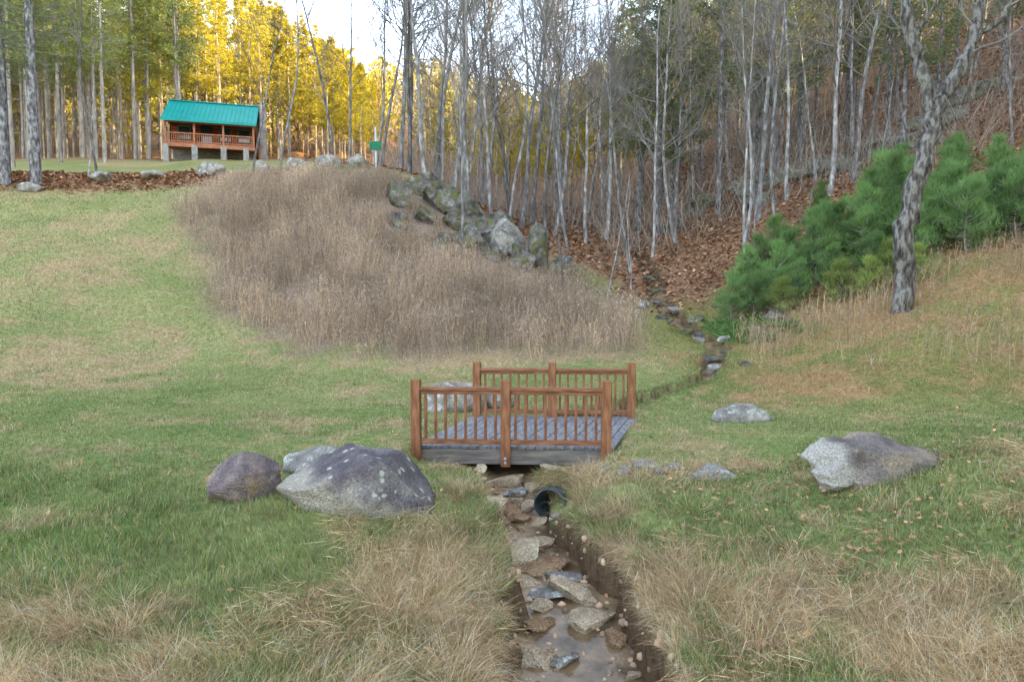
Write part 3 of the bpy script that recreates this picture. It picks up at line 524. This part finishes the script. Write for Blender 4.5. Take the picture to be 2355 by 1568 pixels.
def slab(y0,z0,y1,z1_,x0,x1,t): return [(x0,y0,z0),(x1,y0,z0),(x1,y1,z1_),(x0,y1,z1_),(x0,y0,z0+t),(x1,y0,z0+t),(x1,y1,z1_+t),(x0,y1,z1_+t)]
rf.append(slab(-.5,EZ,3.9,RZ,-W/2,W/2,T));rf.append(slab(3.9,RZ,8.1,EZ,-W/2,W/2,T))
for k in range(22):
    x=-W/2+.05+k*(W-.1)/21;rf.append(slab(-.5,EZ+T-.01,3.88,RZ+T-.01,x-.025,x+.025,.055))
rf.append(bx(0,3.9,RZ+T+.03,W,.35,.07))
roof=link('roof',boxmesh('roof',rf,[M_roof]),cab)
link('fascia',boxmesh('fascia',[bx(0,-.53,3.28,W,.04,.2)],[M_roof]),roof)
link('chimney',boxmesh('chimney',[bx(hw_+.64,4.6,3.2,.52,.9,6.6),bx(hw_+.64,4.6,6.57,.6,1.0,.14)],[M_stone],.02),cab)
for x,w,h in ((-2.4,.9,1.05),(1.0,.8,1.05),(2.6,.9,1.05)):
    wn=link('window',boxmesh('window',[bx(x,2.24,FZ+1.35,w,.04,h)],[M_glass]),cab)
    link('frame',boxmesh('frame',[bx(x-w/2-.04,2.22,FZ+1.35,.08,.08,h+.16),bx(x+w/2+.04,2.22,FZ+1.35,.08,.08,h+.16),bx(x,2.22,FZ+1.35+h/2+.04,w,.08,.08),bx(x,2.22,FZ+1.35-h/2-.04,w,.08,.08),bx(x,2.21,FZ+1.35,w,.03,.04)],[M_green]),wn)
link('door',boxmesh('door',[bx(-.6,2.23,FZ+1.05,.95,.08,2.05)],[M_glass],.01),cab)
sg=bpy.data.objects.new('marker_sign',None);COL.objects.link(sg);sx,sy=-8.25,42.;sg.location=(sx,sy,z1(sx,sy));sg['label']='small green sign panel fixed to a slim white post';sg['category']='sign'
link('post',boxmesh('post',[bx(0,0,1.2,.11,.11,2.6)],[M_white],.01),sg);link('panel',boxmesh('panel',[bx(0,-.1,1.35,.72,.05,.52)],[M_green],.01),sg)
# ---------- trees
BT=[bare(100+i,[17,19,15,18,20,16,13][i],[.12,.15,.09,.13,.16,.1,.075][i],[22,24,20,22,24,20,17][i],[.28,.33,.22,.33,.38,.28,.2][i],[.25,.4,.35,.4,.25,.4,.45][i]) for i in range(7)]
SAP=[bare(200+i,5.5,.045,10,.2,.6,1) for i in range(2)]
G='bare deciduous trees on the wooded slope'
def bt(x,y,k=None,sc=None,lab='leafless grey-barked tree standing on leaf-covered slope'):
    k=R.integers(0,7) if k is None else k;sc=R.uniform(.8,1.15) if sc is None else sc
    place('bare_tree',*BT[k],x,y,sc,R.uniform(0,6.28),lab,'tree',G,(R.normal()*.03,R.normal()*.03))
PTS=[]
def ok(x,y,s):
    for a,b in PTS:
        if (a-x)**2+(b-y)**2<s*s:return False
    PTS.append((x,y));return True
for x,y,k,s in [(-2.1,31,6,.95),(5.6,32,2,.85),(9.4,28,5,.8),(13,34,2,.95),(11.2,33,6,1.),(-6.4,43,0,1.1),(-5.2,42.5,1,1.05),(-3.6,41,3,1.1),(-15.2,45,5,.9),(-16.6,44,2,.9),(-8.8,44.5,2,1.1),(9.6,40,3,.9),(10.2,43,0,1.),(-2.4,38.6,2,1.1),(-1.2,40,0,1.),(-4.4,40.5,5,1.1),(13.2,37,4,.9),(16.5,36,1,.9),(-7.2,44.8,4,1.),(0.5,41,1,1.),(15.2,38.2,0,.9),(7.5,37,6,1.1),(3.2,39,6,1.2),(1.8,38,2,1.1),(-.2,43,5,1.15),(2.6,43.5,3,1.1),(4.5,42,0,1.),(-3.0,44,4,1.),(6,44,1,1.),(-11.2,47,6,1.3),(-12.8,50,2,1.25),(-9.6,50,5,1.25),(-8,54,4,1.15),(-5.5,50,1,1.15),(-2.5,53,3,1.2),(0,48,5,1.3),(1.5,52,4,1.2),(3.8,49,1,1.15),(-4,58,4,1.25)]:
    PTS.append((x,y));bt(x,y,k,s,'slender leafless tree with pale lichened bark on slope')
c=0;tries=0
while c<122 and tries<30000:
    tries+=1;y=38+R.random()**1.2*64;x=R.uniform(-.16,.78)*y
    if y<45 and x<1: continue
    if y<43 and 2<x<8: continue
    if y<52 and .52*y<x<.72*y: continue
    if ok(x,y,1.7+.02*y): bt(x,y);c+=1
for x,y in [(3.9,28.5),(5.2,30),(2.2,29.5),(10.5,30),(16,31),(12.4,29)]:
    place('sapling',*SAP[R.integers(0,2)],x,y,R.uniform(.8,1.2),R.uniform(0,6.28),'thin bare sapling with upswept twigs','tree','saplings on the slope')
PL=[pine(300+i,24,.2,[.42,.36,.48][i],3.4,M_pbark,M_pine_lit,csz=.36,per=8,clump=6) for i in range(3)]
PO=[pine(305+i,24,.2,[.38,.46][i],3.6,M_pbark,M_pine_shade,csz=.36,per=8,clump=6) for i in range(2)]
PS=[pine(310+i,15,.14,[.3,.22][i],2.7,M_pbark,M_pine_lit,csz=.34,per=8,clump=6) for i in range(2)]
PD=[pine(320+i,22,.19,[.32,.22][i],3.4,M_obark,M_pined,csz=.34,per=8,clump=5) for i in range(2)]
PB=[pine(330+i,27,.34,.27,5.6,M_obark,M_pined,csz=.26,per=10,clump=7,wf=(.15,.3)) for i in range(2)]
PTS=[];c=0;tries=0
while c<150 and tries<20000:
    tries+=1;y=R.uniform(67,118);q=R.uniform(-.80,-.19);x=q*y
    if (x-hx)**2+(y-hy-4)**2<81: continue
    if not ok(x,y,2.9): continue
    K=np.interp(q*1570+1177,[0,300,560,650,750,850,900],[900,760,700,670,610,520,450])/1570
    Ht=min(26,2.25+K*y-z1(x,y))*R.uniform(.86,1.0);Ht=max(Ht,5)
    tm,cm=((PO[c%2] if q<-.5 or (q<-.42 and c%2) else PL[c%3]) if Ht>17 else PS[c%2]);base=24 if Ht>17 else 15
    place('pine_tree',tm,cm,x,y,Ht/base,R.uniform(0,6.28),'tall straight pine with yellow-green crown in dense stand','tree','pines in the stand behind the cabin');c+=1
for x,y in [(-33.5,57),(-36,60),(-39,56),(-42,61),(-45,57),(-48,60),(-37.5,52),(-34.2,63),(-31.8,66),(-41,66),(-44,52),(-35,67),(-51,56),(-47,65),(-39,63),(-33,69),(-43,58),(-36.5,56)]:
    place('pine_tree',*PO[R.integers(0,2)],x,y,R.uniform(.85,1.),R.uniform(0,6.28),'tall straight pine with bare lower trunk beside cabin clearing','tree','pines in the stand behind the cabin')
for k,(x,y,s) in enumerate([(-28.1,38.3,.95),(-27.6,40,.75),(-26.3,38.2,.9),(-30,41,.8),(-31,38.5,.9)]):
    place('pine_tree',*PB[k%2],x,y,s,k*1.7,'large old pine with thick blue-grey lichened trunk','tree','old pines at the edge of the lawn')
bt(-23.7,39.6,5,.75,'crooked dark leafless tree at the lawn edge');bt(-24.8,40.4,6,.6,'crooked dark leafless tree at the lawn edge')
PTS=[];c=0
while c<92:
    y=R.uniform(42,98);x=R.uniform(.14,.8)*y
    if ok(x,y,2.9): place('pine_tree',*PD[c%2],x,y,R.uniform(.65,1.05),R.uniform(0,6.28),'shaded green pine among bare trees on the slope','tree','evergreens among the bare trees');c+=1
for x,y in [(9,88),(14,95),(2,100),(-6,96),(20,90),(6,110),(-2,108),(12,76),(17,80),(-12,104),(5,92),(-3,84),(1,78),(8,98),(-9,88),(11,104),(4,70),(15,66),(19,72),(24,84),(27,94),(22,100),(-1,72),(8,80),(-5,78),(33,90),(30,78),(16,88),(3,86)]:
    place('pine_tree',*PS[R.integers(0,2)],x,y,R.uniform(.6,.95),R.uniform(0,6.28),'golden-lit pine beyond the bare trees','tree','golden pines up the valley')
YP=[pine(340+i,H,.04,.02,L,M_pbark,M_young if i<3 else M_youngy,dead=False,csz=.23,per=12,clump=12,wf=(.035,.08),upb=1.5,nb=(5,8),st=.7,pw=.6) for i,(H,L) in enumerate([(2.9,1.3),(2.3,1.2),(3.2,1.4),(1.5,1.0)])]
YPos=[(7.9,24.6,1,.85),(8.9,26,0,.8),(9.7,25,1,.95),(10.4,27,0,.95),(11.2,25.2,0,.85),(12.2,27,2,.8),(12.8,25,0,.9),(13.8,26.6,2,.85),(14.6,24.8,0,1.),(15.3,27.2,2,.9),(16.2,25.3,0,.95),(17,27,2,.85),(17.8,25,0,.95),(18.8,26.8,2,.85),(19.6,24.8,0,.95),(12,22.9,1,.8),(13.6,23.3,1,.9),(15.2,23,1,.95),(11.0,23.5,1,.75),(17,23.2,1,.95),(18.5,23,1,.95),(20.5,27,2,.85),(21.6,25.5,2,.85),(10.1,24.2,1,.7),(8.7,24.5,1,.75),(16.0,29,2,.8),(19,29.5,2,.85),(22,29,2,.85),(13,29,2,.8),(11.8,26,1,1.),(13.2,25.9,1,1.),(15.8,24,1,1.),(14.2,24,1,.9),(16.6,26.2,0,.95),(18.2,24,0,.95),(19.4,26,0,.9),(20.6,24.2,0,.95),(9.6,26.6,1,.9),(14.5,25.8,0,1.),(12.9,21.9,3,.8),(10.9,22.7,3,.8),(12.4,22.5,3,.9),(11.6,22.2,3,.8),(15.0,28.2,0,1.),(18,28.2,0,.9),(9.4,23.7,3,.7),(12.6,26.2,1,1.),(10.6,25.9,1,1.),(17.3,24.4,1,1.05),(15.5,25.6,1,1.05),(19,23.8,1,1.)]
for x,y,k,s in YPos:
    place('young_pine',*YP[k],x,y,s*R.uniform(.85,1.08),R.uniform(0,6.28),'bushy young white pine with bluish-green needles' if k<3 else 'low yellow-green young pine at the front of the thicket','tree','thicket of young pines')
rng=np.random.default_rng(77);T=MB();C=MB()
def limb(pts,r0,r1,mb,kids):
    pts=np.array(pts,float);n=len(pts)*3;s=np.linspace(0,len(pts)-1,n);q=np.stack([np.interp(s,range(len(pts)),pts[:,k]) for k in range(3)],1);q[1:-1]+=rng.normal(size=(n-2,3))*.045
    tube(mb,q,np.linspace(r0,r1,n)*(1+rng.normal(size=n)*.08),10)
    for k in range(kids):
        i=rng.integers(n//3,n-1);d=unit(np.array([rng.normal(),rng.normal(),rng.uniform(.4,1.4)]));grow(rng,C,q[i],d,rng.uniform(1.0,2.2),.03,0,2,up=.1,wob=.25,kids=(4,3,2))
ox,oy=11.57,20.2;oz=z1(ox,oy)
limb([(0,0,-.4),(.02,0,.2),(.09,0,1.1),(-.09,0,2.4),(.19,0,3.3),(.51,0,4.6),(.68,0,5.4),(.66,0,6.0)],.31,.22,T,0)
limb([(.66,0,5.8),(.3,.1,7.0),(-.02,.15,8.4),(-.4,.3,9.6),(-.8,.5,12)],.21,.11,T,5)
limb([(.66,0,5.8),(1.1,0,6.5),(1.6,0,7.3),(1.95,.1,8.5),(2.05,.2,9.6),(2.2,.4,12)],.21,.11,T,5)
limb([(1.75,0,7.7),(2.5,-.2,8.5),(3.2,-.3,9.5),(3.9,-.4,11.2)],.09,.05,T,4)
limb([(.1,.1,7.9),(.5,.1,8.5),(1.,0,9.6)],.06,.03,T,2)
tm=T.mesh('oak_trunk',[M_oak]);cm=C.mesh('oak_crown',[M_twig]);place('oak_tree',tm,cm,ox,oy,1,0,'leaning forked oak with dark mossy lichened bark','tree',None)
N=20000;y=R.uniform(36,95,N);x=R.uniform(-.2,.8,N)*y;k=~((y<43)&(x<5));x,y=x[k],y[k];N=len(x)
P=np.stack([x,y,Z(x,y)],1);D=np.stack([R.normal(size=N)*.35,R.normal(size=N)*.35,np.ones(N)],1)*R.uniform(.6,3.2,(N,1));P[:,2]+=R.random(N)**2*3.*(R.random(N)<.5)
V,F=strokes(P,D,R.uniform(.015,.03,N));c=np.repeat(np.array([.3,.26,.22])*R.uniform(.4,1.5,(N,1)),4,0)
o=link('underbrush',fast('underbrush',V,F,[M_weed],c));o['kind']='stuff';o['label']='grey leafless understory twigs through the woods';o['category']='underbrush'
# ---------- far forest
rng=np.random.default_rng(5);Ps=[];Ds=[];Ws=[];Cs=[]
n=1900;y=100+rng.random(n)**.9*200;q=rng.uniform(-.85,.85,n);x=q*y;z=Z(x,y)
for k in range(n):
    ev=rng.random()<(.75 if q[k]<-.15 else .6);H=rng.uniform(11,17);m=85 if ev else 60
    t=rng.random(m)**.8;rad=(1-t)*3.2+.4 if ev else np.sin(np.clip(t,.05,1)*3.0)*3.2
    a=rng.uniform(0,6.28,m);r=rad*rng.uniform(.2,1,m);b=np.stack([x[k]+np.cos(a)*r,y[k]+np.sin(a)*r,z[k]+H*(.1+.9*t)],1)
    d=rng.normal(size=(m,3));d/=np.linalg.norm(d,axis=1,keepdims=True)
    if ev: Ds.append(d*rng.uniform(.8,1.7,(m,1)));Ws.append(rng.uniform(.4,.9,m));c=np.array([.45,.39,.06])*rng.uniform(.5,1.2)
    else: d[:,2]=np.abs(d[:,2])+.6;Ds.append(d*rng.uniform(1,2.6,(m,1)));Ws.append(rng.uniform(.08,.25,m));c=np.array([.4,.3,.19])*rng.uniform(.6,1.3)
    Ps.append(b);Cs.append(np.repeat(c[None],m,0)*rng.uniform(.7,1.3,(m,1)))
    Ps.append(np.array([[x[k],y[k],z[k]-.5]]));Ds.append(np.array([[0,0,H]]));Ws.append(np.array([.5]));Cs.append(np.array([[.4,.33,.27]]))
V,F=strokes(np.concatenate(Ps),np.concatenate(Ds),np.concatenate(Ws),rng)
o=link('distant_forest',fast('distant_forest',V,F,[M_far],np.repeat(np.concatenate(Cs),4,0)));o['kind']='stuff';o['label']='sunlit mixed forest covering the far hillside';o['category']='forest'
# ---------- light
Wd=bpy.data.worlds.new('World');S.world=Wd;Wd.use_nodes=True;nt=Wd.node_tree;bg=nt.nodes['Background']
sk=nt.nodes.new('ShaderNodeTexSky');sk.sky_type='NISHITA';sk.sun_disc=False;sk.sun_elevation=math.radians(15);sk.sun_rotation=math.radians(126.9);sk.air_density=1.;sk.dust_density=1.2;sk.altitude=600
hs=nt.nodes.new('ShaderNodeHueSaturation');hs.inputs['Saturation'].default_value=.6;nt.links.new(sk.outputs[0],hs.inputs['Color']);nt.links.new(hs.outputs[0],bg.inputs[0]);bg.inputs[1].default_value=1.08
L=bpy.data.lights.new('sun','SUN');L.energy=14;L.angle=math.radians(.5);L.color=(1,.74,.3);o=link('sun',L);o.rotation_euler=Vector((-.8,.6,-.268)).to_track_quat('-Z','Y').to_euler();o.location=(60,-40,90)
cam=bpy.data.cameras.new('camera');cam.lens=24;cam.sensor_width=36;cam.clip_end=2000;co=link('camera',cam,None,(0,0,2.25));co.rotation_euler=(math.radians(90-3.6),0,0);S.camera=co
S.view_settings.view_transform='Standard';S.view_settings.look='None';S.view_settings.exposure=0
